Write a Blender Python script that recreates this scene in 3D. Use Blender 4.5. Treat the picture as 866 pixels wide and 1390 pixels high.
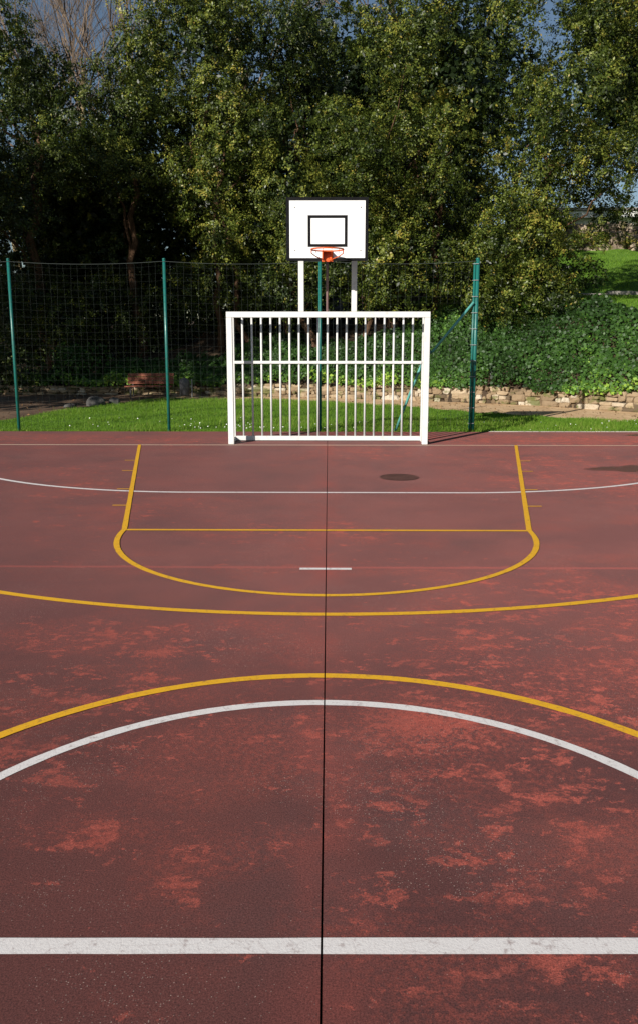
import bpy, math, random
import numpy as np
from mathutils import Vector, Matrix
random.seed(7); RNG = np.random.default_rng(11)
rad = math.radians
for o in list(bpy.data.objects): bpy.data.objects.remove(o, do_unlink=True)
S = bpy.context.scene; COL = S.collection

# ---------------------------------------------------------------- camera, light, exposure
CAM_H, CAM_X, CAM_Y = 1.6873, 0.0191, -12.7084
cam = bpy.data.cameras.new('camera'); cam_o = bpy.data.objects.new('camera', cam); COL.objects.link(cam_o)
cam_o.location = (CAM_X, CAM_Y, CAM_H)
cam_o.rotation_euler = (math.pi/2 - 0.1749, 0, 0.0118)
cam.sensor_fit = 'AUTO'; cam.sensor_width = 36; cam.lens = 1089.25/1390*36
cam.shift_y = -45/1390; cam.clip_start = .05; cam.clip_end = 2000
S.camera = cam_o
S.render.resolution_x = 637; S.render.resolution_y = 1024

SUN_AZ, SUN_EL = 37.0, 24.5            # the sun stands behind the camera, to the left
W = bpy.data.worlds.new('World'); S.world = W; W.use_nodes = True
wn = W.node_tree; wn.nodes.clear()
wo = wn.nodes.new('ShaderNodeOutputWorld'); wb = wn.nodes.new('ShaderNodeBackground'); ws = wn.nodes.new('ShaderNodeTexSky')
ws.sky_type = 'NISHITA'; ws.sun_disc = False; ws.sun_elevation = rad(SUN_EL); ws.sun_rotation = rad(180+SUN_AZ)
ws.air_density = 1.0; ws.dust_density = 0.25; ws.ozone_density = 1.2
wb.inputs[1].default_value = 0.05
wn.links.new(ws.outputs[0], wb.inputs[0]); wn.links.new(wb.outputs[0], wo.inputs[0])
sd = bpy.data.lights.new('sun', 'SUN'); sd.energy = 5.0; sd.angle = rad(.53); sd.color = (1, .95, .87)
sun = bpy.data.objects.new('sun', sd); COL.objects.link(sun)
tosun = Vector((-math.sin(rad(SUN_AZ))*math.cos(rad(SUN_EL)), -math.cos(rad(SUN_AZ))*math.cos(rad(SUN_EL)), math.sin(rad(SUN_EL))))
sun.rotation_euler = tosun.to_track_quat('Z', 'Y').to_euler(); sun.location = (-10, -12, 12)
S.view_settings.view_transform = 'Standard'; S.view_settings.look = 'None'
S.view_settings.exposure = 0.45; S.view_settings.gamma = 1

# ---------------------------------------------------------------- helpers
def tag(o, label=None, cat=None, group=None, kind=None):
    for k, v in (('label', label), ('category', cat), ('group', group), ('kind', kind)):
        if v: o[k] = v
    return o
def empty(name, loc=(0, 0, 0)):
    o = bpy.data.objects.new(name, None); o.empty_display_size = .2; COL.objects.link(o); o.location = loc; return o
class MB:
    """collects verts and faces; build() links them as one mesh object"""
    def __init__(s): s.v = []; s.f = []; s.a = []
    def add(s, vs, fs, a=None):
        n = len(s.v); s.v += [tuple(p) for p in vs]; s.f += [tuple(i+n for i in f) for f in fs]
        s.a += [0.0 if a is None else a]*len(fs); return s
    def box(s, x0, x1, y0, y1, z0, z1, a=None):
        return s.add([(x0,y0,z0),(x1,y0,z0),(x1,y1,z0),(x0,y1,z0),(x0,y0,z1),(x1,y0,z1),(x1,y1,z1),(x0,y1,z1)],
                     [(0,3,2,1),(4,5,6,7),(0,1,5,4),(1,2,6,5),(2,3,7,6),(3,0,4,7)], a)
    def tube(s, pts, rs, n=8, a=None, caps=True):
        pts = [Vector(p) for p in pts]
        if not hasattr(rs, '__len__'): rs = [rs]*len(pts)
        vs = []; fs = []; prev = None
        for i, p in enumerate(pts):
            d = (pts[min(i+1, len(pts)-1)] - pts[max(i-1, 0)]).normalized()
            if prev is None:
                u = d.orthogonal().normalized()
            else:
                u = prev - d*prev.dot(d); u = u.normalized() if u.length > 1e-6 else d.orthogonal().normalized()
            prev = u; w = d.cross(u)
            for k in range(n):
                t = 2*math.pi*k/n; vs.append(p + (u*math.cos(t)+w*math.sin(t))*rs[i])
        for i in range(len(pts)-1):
            for k in range(n):
                k2 = (k+1) % n; fs.append((i*n+k, i*n+k2, (i+1)*n+k2, (i+1)*n+k))
        if caps: fs += [tuple(range(n-1, -1, -1)), tuple(range((len(pts)-1)*n, len(pts)*n))]
        return s.add(vs, fs, a)
    def build(s, name, mat, parent=None, bevel=0, smooth=False, seg=2):
        me = bpy.data.meshes.new(name); me.from_pydata(s.v, [], s.f); me.update()
        at = me.attributes.new('v', 'FLOAT', 'FACE'); at.data.foreach_set('value', s.a)
        o = bpy.data.objects.new(name, me); COL.objects.link(o); me.materials.append(mat)
        if parent: o.parent = parent
        if bevel:
            m = o.modifiers.new('bevel', 'BEVEL'); m.width = bevel; m.segments = seg; m.limit_method = 'ANGLE'; m.angle_limit = rad(40)
        if smooth:
            me.polygons.foreach_set('use_smooth', [True]*len(me.polygons))
        return o
def npmesh(name, V, nv, vals, mat, parent=None):
    """V: (n*nv,3) vertices, faces of nv consecutive verts, vals per face"""
    n = len(V)//nv; me = bpy.data.meshes.new(name)
    me.vertices.add(n*nv); me.vertices.foreach_set('co', V.astype(np.float32).ravel())
    me.loops.add(n*nv); me.loops.foreach_set('vertex_index', np.arange(n*nv, dtype=np.int32))
    me.polygons.add(n); me.polygons.foreach_set('loop_start', np.arange(0, n*nv, nv, dtype=np.int32))
    at = me.attributes.new('v', 'FLOAT', 'FACE'); at.data.foreach_set('value', vals.astype(np.float32))
    me.update(calc_edges=True)
    o = bpy.data.objects.new(name, me); COL.objects.link(o); me.materials.append(mat)
    if parent: o.parent = parent
    return o

class NT:
    def __init__(s, name):
        s.m = bpy.data.materials.new(name); s.m.use_nodes = True; s.t = s.m.node_tree
        s.b = s.t.nodes['Principled BSDF']; s.out = s.t.nodes['Material Output']
        s.co = s.t.nodes.new('ShaderNodeTexCoord').outputs['Object']
    def n(s, typ, ins=None, **kw):
        nd = s.t.nodes.new('ShaderNode'+typ)
        for k, v in kw.items(): setattr(nd, k, v)
        for k, v in (ins or {}).items():
            if hasattr(v, 'is_output') or isinstance(v, bpy.types.NodeSocket): s.t.links.new(v, nd.inputs[k])
            else: nd.inputs[k].default_value = v
        return nd
    def math(s, op, a, b=0.0, c=None, clamp=False):
        ins = {0: a, 1: b}
        if c is not None: ins[2] = c
        return s.n('Math', ins, operation=op, use_clamp=clamp).outputs[0]
    def noise(s, scale, detail=4, rough=.55, vec=None, dist=0.0):
        return s.n('TexNoise', {'Vector': vec or s.co, 'Scale': scale, 'Detail': detail, 'Roughness': rough, 'Distortion': dist}).outputs[0]
    def step(s, v, a, b, lo=0.0, hi=1.0):
        return s.n('MapRange', {0: v, 1: a, 2: b, 3: lo, 4: hi}, interpolation_type='SMOOTHSTEP').outputs[0]
    def mix(s, f, a, b, mode='MIX'):
        nd = s.n('Mix', data_type='RGBA', blend_type=mode)
        for k, v in ((0, f), (6, a), (7, b)):
            if isinstance(v, bpy.types.NodeSocket): s.t.links.new(v, nd.inputs[k])
            else: nd.inputs[k].default_value = v if k == 0 else (*v, 1) if len(v) == 3 else v
        return nd.outputs[2]
    def ramp(s, f, stops):
        nd = s.n('ValToRGB', {0: f}); e = nd.color_ramp.elements
        while len(e) < len(stops): e.new(.5)
        for x, (p, c) in zip(e, stops): x.position = p; x.color = (*c, 1)
        return nd.outputs[0]
    def col(s, c):
        if isinstance(c, bpy.types.NodeSocket): s.t.links.new(c, s.b.inputs['Base Color'])
        else: s.b.inputs['Base Color'].default_value = (*c, 1)
    def set(s, **kw):
        for k, v in kw.items():
            k = k.replace('_', ' ').capitalize() if k != 'ior' else 'IOR'
            nm = {'Specular': 'Specular IOR Level'}.get(k, k)
            if isinstance(v, bpy.types.NodeSocket): s.t.links.new(v, s.b.inputs[nm])
            else: s.b.inputs[nm].default_value = v
    def bump(s, h, strength=.3, dist=.01):
        b = s.n('Bump', {'Strength': strength, 'Distance': dist, 'Height': h})
        s.t.links.new(b.outputs[0], s.b.inputs['Normal'])
    def scaled(s, sx, sy, sz, loc=(0,0,0), rot=(0,0,0)):
        return s.n('Mapping', {'Vector': s.co, 'Scale': (sx, sy, sz), 'Location': loc, 'Rotation': rot}).outputs[0]
    def attr(s, name='v'): return s.n('Attribute', attribute_name=name).outputs['Fac']

# ---------------------------------------------------------------- materials
def mat_court():
    t = NT('worn red court paint')
    xyz = t.n('SeparateXYZ', {0: t.co}); X, Y = xyz.outputs[0], xyz.outputs[1]
    base = t.mix(t.step(t.noise(.55, 5, .6), .35, .65), (.060, .0235, .0225), (.094, .032, .028))
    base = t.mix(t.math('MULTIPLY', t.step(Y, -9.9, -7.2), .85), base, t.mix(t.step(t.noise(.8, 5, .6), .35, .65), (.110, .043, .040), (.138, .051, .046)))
    # streaky tone differences left by the roller and by rain
    st = t.noise(1.0, 6, .65, t.scaled(.35, 1.6, 1, rot=(0, 0, .15)))
    base = t.mix(t.math('MULTIPLY', t.step(st, .5, .72), .45), base, (.135, .048, .040))
    cool = t.noise(.9, 5, .6, t.scaled(1, 1, 1, loc=(7, 3, 0)))
    base = t.mix(t.math('MULTIPLY', t.step(cool, .5, .7), .5), base, (.074, .036, .035))
    # places where the coat has worn to the older red coat: listed wear areas plus scattered ones
    zone = t.math('MULTIPLY', t.step(t.noise(.33, 3, .5, t.scaled(1, 1, 1, loc=(3.3, 8.1, 0))), .42, .64), .50)
    def blob(cx, cy, rx, ry, amp):
        dx = t.math('DIVIDE', t.math('SUBTRACT', X, cx), rx); dy = t.math('DIVIDE', t.math('SUBTRACT', Y, cy), ry)
        r = t.math('SQRT', t.math('ADD', t.math('MULTIPLY', dx, dx), t.math('MULTIPLY', dy, dy)))
        return t.step(r, 1.0, 0.0, 0.0, amp)
    for bl in ((.42, -9.38, .65, .55, .92), (1.25, -8.75, 1.1, .9, .52), (1.9, -9.0, .9, .8, .52), (-.75, -10.2, .35, .25, .75), (-1.0, -9.85, .3, .25, .7), (-.9, -8.6, .8, .35, .6), (-.45, -10.45, .2, .15, .6), (-1.05, -9.15, .85, .6, .66), (-1.2, -9.65, .6, .5, .68), (-1.25, -8.35, 1.5, .6, .60), (-1.0, -9.9, .4, .3, .55),
               (.9, -9.9, .55, .4, .45), (1.05, -10.1, .35, .4, .45), (-.55, -10.35, .5, .3, .42), (-.3, -9.6, .5, .4, .40), (3.2, -2.0, 3.2, 2.6, .50), (-3.5, -3.5, 2.5, 1.0, .30),
               (0, -7.0, 4, .4, .35), (4.5, .6, 7.5, 1.5, .75), (-5, .7, 7, 1.2, .62), (-1.1, -10.05, .35, .3, .5), (1.9, -3.6, 1.6, 1.0, .35), (.15, -8.1, .9, .35, .42)):
        zone = t.math('MAXIMUM', zone, blob(*bl))
    p1 = t.noise(5.8, 8, .68, t.scaled(.8, 1.25, 1, rot=(0, 0, .1)), .3)
    p2 = t.noise(15, 7, .78, t.scaled(.8, 1.2, 1, loc=(1, 5, 0)), .25)
    pm = t.math('ADD', t.math('MULTIPLY', p1, .54), t.math('MULTIPLY', p2, .46))
    thr = t.math('SUBTRACT', .616, t.math('MULTIPLY', zone, .185))
    d = t.math('SUBTRACT', pm, thr)
    mask = t.step(t.math('ADD', d, t.math('MULTIPLY', t.math('SUBTRACT', t.noise(24, 7, .85), .5), .20)), -.008, .026)
    grain = t.noise(55, 4, .7); gr2 = t.noise(190, 3, .8)
    mask = t.math('MULTIPLY', mask, t.step(grain, .36, .58, .30, .95))
    red = t.mix(t.step(p2, .4, .7), (.205, .046, .034), (.290, .068, .050))
    # a thin red film over wide areas, broken up by the grain of the asphalt
    film = t.step(t.math('ADD', t.noise(1.5, 8, .72, t.scaled(.85, 1.2, 1, loc=(4, 9, 0))), t.math('MULTIPLY', zone, .22)), .50, .72)
    film = t.math('MAXIMUM', film, t.math('MAXIMUM', blob(.5, -9.42, .66, .5, 1.9), blob(1.7, -8.9, 1.0, .7, .9)))
    film = t.math('MULTIPLY', film, t.step(t.noise(38, 6, .8), .42, .62, .05, .8))
    base = t.mix(t.math('MULTIPLY', film, .8), base, (.200, .046, .034))
    mask = t.math('MULTIPLY', mask, t.step(t.noise(1.9, 3, .6, t.scaled(1, 1, 1, loc=(11, 2, 0))), .36, .58, .45, 1.0))
    c = t.mix(mask, base, red)
    halo = t.math('MULTIPLY', t.step(t.math('ABSOLUTE', t.math('ADD', X, -.003)), .22, .0), t.step(t.noise(1.6, 5, .6, t.scaled(1, .6, 1)), .42, .62))
    c = t.mix(t.math('MULTIPLY', halo, .6), c, (.17, .042, .034))
    tj = t.step(t.math('ABSOLUTE', t.math('ADD', t.math('ADD', Y, 6.93), t.math('MULTIPLY', t.noise(3, 2), .03))), .035, .008)
    c = t.mix(t.math('MULTIPLY', tj, .5), c, (.25, .06, .05))
    # fine aggregate, pale where the coat is thin
    wearz = t.step(t.noise(1.3, 4, .6, t.scaled(1, 1, 1, loc=(20, 1, 0))), .46, .66)
    vor = t.n('TexVoronoi', {'Vector': t.co, 'Scale': 150.0}).outputs['Distance']
    vc = t.n('TexVoronoi', {'Vector': t.co, 'Scale': 150.0}); vcs = t.n('SeparateColor', {0: vc.outputs['Color']}).outputs[0]
    sp = t.math('MULTIPLY', t.step(vor, .34, .18), t.step(vcs, t.step(wearz, 0, 1, .96, .62), 1.0, 0, 1))
    sp = t.math('MULTIPLY', sp, t.step(wearz, 0, 1, .6, 1.0))
    c = t.mix(t.math('MULTIPLY', sp, .60), c, (.36, .29, .25))
    dk = t.step(vcs, .40, .0); c = t.mix(t.math('MULTIPLY', t.math('MULTIPLY', dk, t.step(vor, .5, .2)), .6), c, (.03, .016, .016))
    c = t.mix(.85, c, t.mix(1.0, c, t.n('CombineColor', {0: t.step(gr2, .3, .7, .45, 1.5), 1: t.step(gr2, .3, .7, .45, 1.5), 2: t.step(gr2, .3, .7, .45, 1.5)}).outputs[0], 'MULTIPLY'))
    # damp stains
    def stain(cx, cy, rx, ry, w=.25):
        dx = t.math('DIVIDE', t.math('SUBTRACT', X, cx), rx); dy = t.math('DIVIDE', t.math('SUBTRACT', Y, cy), ry)
        r = t.math('SQRT', t.math('ADD', t.math('MULTIPLY', dx, dx), t.math('MULTIPLY', dy, dy)))
        r = t.math('ADD', r, t.math('MULTIPLY', t.math('SUBTRACT', t.noise(4, 4, .6), .5), w*2))
        return t.step(r, 1.08, .92)
    s1 = t.math('MAXIMUM', stain(4.55, -2.36, 1.05, .30, .45), stain(5.75, 1.30, .60, .16, .45))
    s1 = t.math('MAXIMUM', s1, t.math('MULTIPLY', stain(4.0, -2.42, .75, .16, .6), .7))
    c = t.mix(t.math('MULTIPLY', s1, .85), c, (.042, .015, .012))
    s2 = stain(.88, -3.04, .245, .245, .02)
    c = t.mix(t.math('MULTIPLY', s2, .55), c, (.045, .02, .018))
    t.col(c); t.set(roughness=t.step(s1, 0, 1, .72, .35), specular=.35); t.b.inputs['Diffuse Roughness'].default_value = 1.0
    hb = t.math('ADD', t.math('MULTIPLY', grain, .5), t.math('MULTIPLY', gr2, .5)); t.bump(hb, .35, .006)
    return t.m
def mat_paint(name, c, wear=.5, dirt=(.2, .12, .11)):
    t = NT(name)
    w = t.noise(22, 8, .75); w2 = t.noise(2.0, 4, .6)
    m = t.step(t.math('ADD', w, t.math('MULTIPLY', w2, .5)), .92, .72)
    fine = t.noise(130, 4, .7)
    c1 = t.mix(t.math('MULTIPLY', t.step(fine, .5, .75), .35*wear), c, dirt)
    c2 = t.mix(t.math('MULTIPLY', t.step(w, .53, .68), wear*.75), c1, dirt)
    # hairline crazing
    vo = t.n('TexVoronoi', {'Vector': t.scaled(1, 1, 1), 'Scale': 9.0}, feature='DISTANCE_TO_EDGE').outputs['Distance']
    c2 = t.mix(t.math('MULTIPLY', t.step(vo, .02, .0), .22*wear), c2, dirt)
    t.col(c2); t.set(roughness=.7, specular=.3); t.bump(fine, .3, .004); return t.m
def mat_metal(name, c, rough=.4, var=.12, chips=None):
    t = NT(name)
    n = t.noise(9, 5, .6); d = tuple(x*(1-var*2.2) for x in c)
    cc = t.mix(t.step(n, .5, .75), c, d)
    if chips:
        cc = t.mix(t.math('MULTIPLY', t.step(t.noise(26, 6, .7), .665, .70), .7), cc, chips)
    t.col(cc); t.set(roughness=t.step(n, .3, .7, rough*.8, rough*1.3), specular=.45); t.bump(t.noise(60, 3), .06, .003); return t.m
def mat_leaf(name, stops, rough=.42, transl=.22, tcol=(.20, .30, .03), spec=.4):
    t = NT(name)
    c = t.ramp(t.attr(), stops); t.col(c); t.set(roughness=rough, specular=spec)
    tr = t.n('BsdfTranslucent', {'Color': t.mix(.55, c, (*tcol, 1))})
    mx = t.n('MixShader', {0: transl, 1: t.b.outputs[0], 2: tr.outputs[0]})
    t.t.links.new(mx.outputs[0], t.out.inputs['Surface']); return t.m
def mat_bark(name, c1, c2, sc=6):
    t = NT(name)
    n = t.noise(sc, 6, .65, t.scaled(2.2, 2.2, .5)); t.col(t.mix(t.step(n, .35, .65), c1, c2)); t.set(roughness=.9, specular=.15)
    t.bump(n, .8, .03); return t.m
def mat_simple(name, c1, c2, sc, rough=.9, bump=.4, bd=.02, detail=6, spec=.2, lo=.38, hi=.62):
    t = NT(name); n = t.noise(sc, detail, .62); n2 = t.noise(sc*7, 4, .7)
    c = t.mix(t.step(n, lo, hi), c1, c2); c = t.mix(t.math('MULTIPLY', t.step(n2, .5, .75), .35), c, tuple(x*.5 for x in c1))
    t.col(c); t.set(roughness=rough, specular=spec); t.bump(t.math('ADD', n, t.math('MULTIPLY', n2, .4)), bump, bd); return t.m
def mat_attr(name, stops, mul=None, rough=.9, sc=14, moss=None, bump=.6):
    t = NT(name); c = t.ramp(t.attr(), stops); n = t.noise(sc, 6, .65)
    c = t.mix(t.math('MULTIPLY', t.step(n, .45, .7), .45), c, mul or (.12, .10, .07))
    if moss: c = t.mix(t.math('MULTIPLY', t.step(t.noise(2.2, 5, .6, t.scaled(1, 1, 1.4)), .52, .62), .8), c, moss)
    t.col(c); t.set(roughness=rough, specular=.2); t.bump(n, bump, .02); return t.m

M = {}
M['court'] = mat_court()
M['white_line'] = mat_paint('white court paint', (.70, .665, .645), .8)
M['yellow_line'] = mat_paint('yellow court paint', (.74, .39, .018), .9, (.24, .11, .05))
M['cream_line'] = mat_paint('cream court paint', (.60, .46, .34), .7)
M['white_metal'] = mat_metal('white painted steel', (.64, .63, .61), .5, .09, (.30, .17, .10))
M['board'] = mat_metal('white backboard panel', (.84, .84, .83), .35, .02)
M['black'] = mat_metal('black border paint', (.009, .009, .010), .8, .1); M['black'].node_tree.nodes['Principled BSDF'].inputs['Specular IOR Level'].default_value = .08
M['orange'] = mat_metal('orange hoop paint', (.62, .10, .018), .4, .15)
M['green_metal'] = mat_metal('green plastic coated steel', (.012, .125, .105), .35, .15)
M['brace'] = mat_metal('faded light green steel', (.10, .34, .30), .4, .2)  # brace tone is paler than the green posts
M['mauve'] = mat_metal('weathered pink brown pipe', (.25, .155, .15), .55, .2)  # pink brown tone over the whole centre pipe
M['steel'] = mat_metal('grey steel wire', (.28, .28, .28), .45, .1)
M['bolt'] = mat_metal('grey bolt', (.35, .33, .31), .5, .1)
M['net'] = mat_metal('dark green netting', (.045, .055, .05), .8, .1)
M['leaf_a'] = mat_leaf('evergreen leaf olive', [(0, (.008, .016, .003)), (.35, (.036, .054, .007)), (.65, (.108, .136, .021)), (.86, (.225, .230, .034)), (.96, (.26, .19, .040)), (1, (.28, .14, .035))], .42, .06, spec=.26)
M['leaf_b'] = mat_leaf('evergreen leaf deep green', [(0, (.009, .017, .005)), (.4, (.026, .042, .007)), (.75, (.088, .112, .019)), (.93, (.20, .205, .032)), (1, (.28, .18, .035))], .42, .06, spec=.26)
M['ivy'] = mat_leaf('ivy leaf', [(0, (.010, .024, .005)), (.45, (.032, .078, .014)), (.75, (.065, .140, .022)), (.9, (.16, .29, .03)), (1, (.27, .38, .05))], .48, .12, spec=.25)
M['grass'] = mat_leaf('grass blade', [(0, (.055, .125, .010)), (.5, (.120, .232, .022)), (.85, (.19, .31, .035)), (1, (.32, .34, .09))], .6, .35, (.30, .50, .04), .15)
M['petal'] = mat_simple('white daisy petal', (.8, .8, .76), (.7, .7, .62), 30)
M['bark'] = mat_bark('reddish brown bark', (.055, .030, .017), (.125, .072, .042))
M['bark_pale'] = mat_bark('pale tan bark', (.20, .155, .08), (.33, .26, .14), 3)
M['twig'] = mat_bark('grey brown twigs', (.14, .105, .08), (.22, .165, .12), 3)
M['soil'] = mat_simple('dark leaf strewn soil', (.035, .024, .016), (.075, .05, .03), 2.2, .95, .8, .04)
M['lawn'] = mat_simple('mown lawn', (.075, .155, .018), (.11, .205, .025), 1.2, .9, .9, .04)
M['path'] = mat_simple('sandy gravel path', (.50, .33, .18), (.62, .43, .25), 2.4, .95, .6, .015)
M['earth'] = mat_simple('bare brown earth', (.10, .062, .04), (.17, .11, .07), 1.6, .95, .8, .03)
M['stone'] = mat_attr('tan wall stone', [(0, (.11, .08, .05)), (.35, (.25, .18, .11)), (.75, (.37, .28, .18)), (1, (.48, .42, .33))], (.13, .09, .055), moss=(.08, .10, .02))
M['mortar'] = mat_simple('earth between stones', (.10, .068, .04), (.17, .12, .07), 5)
M['rock'] = mat_attr('weathered garden rock', [(0, (.20, .15, .11)), (1, (.50, .40, .29))], (.12, .09, .07), moss=(.10, .10, .015))
M['boulder'] = mat_simple('grey boulder', (.05, .048, .045), (.11, .105, .10), 3, .9, .8, .03)
M['bench'] = mat_bark('red brown bench board', (.16, .055, .035), (.25, .095, .060), 8)
M['dark_iron'] = mat_metal('dark iron', (.035, .033, .032), .6, .2)
M['concrete'] = mat_simple('concrete kerb', (.36, .32, .28), (.46, .42, .37), 3, .85, .4, .01)
M['render'] = mat_simple('white house render', (.72, .71, .68), (.62, .60, .56), 1.2, .85, .2)
M['roof'] = mat_simple('flat roof edge', (.22, .19, .17), (.30, .27, .24), 1.5)
M['glass'] = mat_metal('window glass', (.05, .08, .10), .08, .1)
M['shutter'] = mat_metal('green shutter paint', (.10, .20, .15), .5, .1)
M['seam'] = mat_simple('dark joint filler', (.008, .005, .005), (.018, .012, .01), 9, .95, .3, .004)

# ---------------------------------------------------------------- terrain
WALL = [(-40, 12.2), (-12, 11.4), (-6.5, 10.9), (-3.3, 10.5), (0, 9.75), (2, 9.0), (3.83, 8.0), (5.1, 7.3), (5.95, 6.55), (7.0, 5.45), (9, 3.9), (14, 2.6), (40, 0)]
WX, WY = np.array(WALL).T
def yw(x): return np.interp(x, WX, WY)
def hill(x, y):
    x = np.asarray(x, float); y = np.asarray(y, float)
    s = (y-yw(x))*np.where(x > 3.8, .78, .93)
    k = np.clip((x-0)/4.5, 0, 1); k = k*k*(3-2*k)
    hs_r = np.interp(s, [0, .4, 3.0, 60], [.38, .78, 2.25, 40]); hf = np.interp(y, [5, 9, 15.4, 15.5, 26, 26.5, 27.2, 60, 200], [1.7, 2.3, 3.10, 3.22, 5.65, 5.8, 6.9, 8.0, 12])
    zr = np.minimum(hs_r, hf)
    zl = np.interp(s, [0, .4, 3.0, 8, 20, 60, 200], [.32, .55, 1.45, 2.2, 4.2, 8, 12])
    kl = np.clip((x+8)/4.0, 0, 1); zl = zl*(.45+.55*kl)
    z = zr*k+zl*(1-k)
    z = z + .05*np.sin(x*1.7+y*.9)*np.clip(s, 0, 1) + .04*np.sin(x*3.1-y*2.3)*np.clip(s, 0, 1)
    return z, s
def heightfield(name, xs, ys, zf, mats, slotf=None):
    Xg, Yg = np.meshgrid(xs, ys); Z = zf(Xg, Yg); nx, ny = len(xs), len(ys)
    V = np.stack([Xg.ravel(), Yg.ravel(), Z.ravel()], 1)
    i = (np.arange(ny-1)[:, None]*nx+np.arange(nx-1)[None]).ravel()
    F = np.stack([i, i+1, i+nx+1, i+nx], 1)
    me = bpy.data.meshes.new(name); me.from_pydata(V.tolist(), [], F.tolist())
    for m in mats: me.materials.append(m)
    if slotf is not None:
        c = V[F].mean(1); me.polygons.foreach_set('material_index', slotf(c[:, 0], c[:, 1]).astype(np.int32))
    me.polygons.foreach_set('use_smooth', np.ones(len(F), bool)); me.update()
    o = bpy.data.objects.new(name, me); COL.objects.link(o); o['kind'] = 'structure'; return o
def zhill(x, y):
    z, s = hill(x, y); return np.where(s > .05, z, -.6)
xs = np.concatenate([[-400, -150, -60, -35, -25], np.arange(-20, 20.01, .2), [25, 35, 60, 150, 400]])
ys = np.concatenate([np.arange(-1, 30, .2), [32, 36, 42, 50, 60, 90, 200, 500]])
def lawnslot(x, y):
    z, s = hill(x, y); return ((x > 3.2+.3*np.sin(y*2)) & (z > 2.15+.05*np.sin(x*3)) & (s > 2.3)).astype(int)
heightfield('hillside', xs, ys, zhill, [M['soil'], M['lawn']], lawnslot)
# one ground sheet to the horizon, just below court level
MB().add([(-900, -900, -.14), (900, -900, -.14), (900, 900, -.14), (-900, 900, -.14)], [(0, 1, 2, 3)]).build('ground', M['earth'])['kind'] = 'structure'
PX, PY = np.array([(-40, -3.0), (-9.5, .8), (-7.6, 2.6), (-6.65, 3.5), (-6.0, 5.9), (-5.2, 8.0), (-4.4, 9.0), (-2.9, 9.1), (0, 8.3), (1.9, 6.9), (3.29, 5.2), (4.6, 4.35), (6.42, 3.75), (9, 3.0), (14, 1.9), (40, 0)]).T
def yp(x): return np.interp(x, PX, PY)          # far edge of the lawn strip
def zlawn(x, y): return -.03 + .05*np.clip((y-1.8)/3, 0, 1) + .012*np.sin(x*2.1+y*1.3) + .01*np.sin(x*5.3-y*3.7)
# lawn strip and path share one relief, each its own sheet
def strip(name, lo, hi, n, mat, zf, x0=-30, x1=30, step=.25):
    xs = np.arange(x0, x1+.01, step); V = []; F = []
    for x in xs:
        a, b = lo(x), hi(x)
        for j in range(n+1):
            y = a+(b-a)*j/n; V.append((x, y, float(zf(x, y))))
    for i in range(len(xs)-1):
        for j in range(n):
            k = i*(n+1)+j; F.append((k, k+n+1, k+n+2, k+1))
    me = bpy.data.meshes.new(name); me.from_pydata(V, [], F); me.materials.append(mat)
    me.polygons.foreach_set('use_smooth', [True]*len(F)); me.update()
    o = bpy.data.objects.new(name, me); COL.objects.link(o); o['kind'] = 'structure'; return o
strip('lawn', lambda x: 1.765, lambda x: max(1.8, float(yp(x))+.04*math.sin(x*7)+.03*math.sin(x*17)), 24, M['lawn'], zlawn, -8.6, 16)
def zpath(x, y): return -.035 + .05*np.clip((y-1.8)/3, 0, 1) + .02*np.clip((x+8)/4, 0, 1)*0
strip('path', lambda x: max(1.77, float(yp(x))-.25), lambda x: float(yw(x))+.12, 10, M['path'], lambda x, y: float(zpath(x, y)) - .004, -4.6, 16)
strip('dirt_track', lambda x: max(1.77, float(yp(x))-.25), lambda x: float(yw(x))+.12, 12, M['earth'], lambda x, y: float(zpath(x, y))-.008+.02*math.sin(y*3+x), -30, -4.5)

# ---------------------------------------------------------------- court
GX = .003; GW = .0065
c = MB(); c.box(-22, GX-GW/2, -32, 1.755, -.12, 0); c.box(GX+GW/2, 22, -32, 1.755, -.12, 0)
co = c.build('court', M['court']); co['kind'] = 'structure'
MB().box(GX-GW/2, GX+GW/2, -32, 1.755, -.115, -.03).build('court_joint', M['seam'])['kind'] = 'structure'
k = MB(); x = 2.9
while x < 21:
    w = random.uniform(.85, 1.1); k.box(x, x+w-.012, 1.76, 1.83, -.1, .012+random.uniform(-.006, .006)); x += w
k.build('kerb', M['concrete'], bevel=.006)['kind'] = 'structure'
k = MB(); x = -12
while x < 2.88:
    w = random.uniform(.85, 1.1); k.box(x, x+w-.012, 1.76, 1.80, -.1, -.012+random.uniform(-.006, .004)); x += w
k.build('kerb_edge', M['mortar'], bevel=.006)['kind'] = 'structure'

def ribbon(mb, pts, w, z, closed=False):
    """flat painted line along pts (2-D); cut where it meets the joint"""
    P = [Vector((a, b)) for a, b in pts]; n = len(P); L = []; R = []
    for i in range(n):
        if closed: d = (P[(i+1) % n]-P[i-1])
        else: d = (P[min(i+1, n-1)]-P[max(i-1, 0)])
        d.normalize(); nr = Vector((-d.y, d.x)); j = 1+random.uniform(-.05, .05)
        L.append(P[i]+nr*w/2*j); R.append(P[i]-nr*w/2*j)
    for i in range(n if closed else n-1):
        a, b, c2, d2 = L[i], L[(i+1) % n], R[(i+1) % n], R[i]
        q = [a, b, c2, d2]
        for side in (-1, 1):
            g = GX+side*GW/2
            poly = clip(q, g, side)
            if len(poly) >= 3: mb.add([(p.x, p.y, z) for p in poly], [tuple(range(len(poly)))[::-1]])
def clip(q, g, side):
    out = []
    for i in range(len(q)):
        a, b = q[i], q[(i+1) % len(q)]; ia = (a.x-g)*side >= 0; ib = (b.x-g)*side >= 0
        if ia: out.append(a)
        if ia != ib: t = (g-a.x)/(b.x-a.x); out.append(a+(b-a)*t)
    return out
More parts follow.
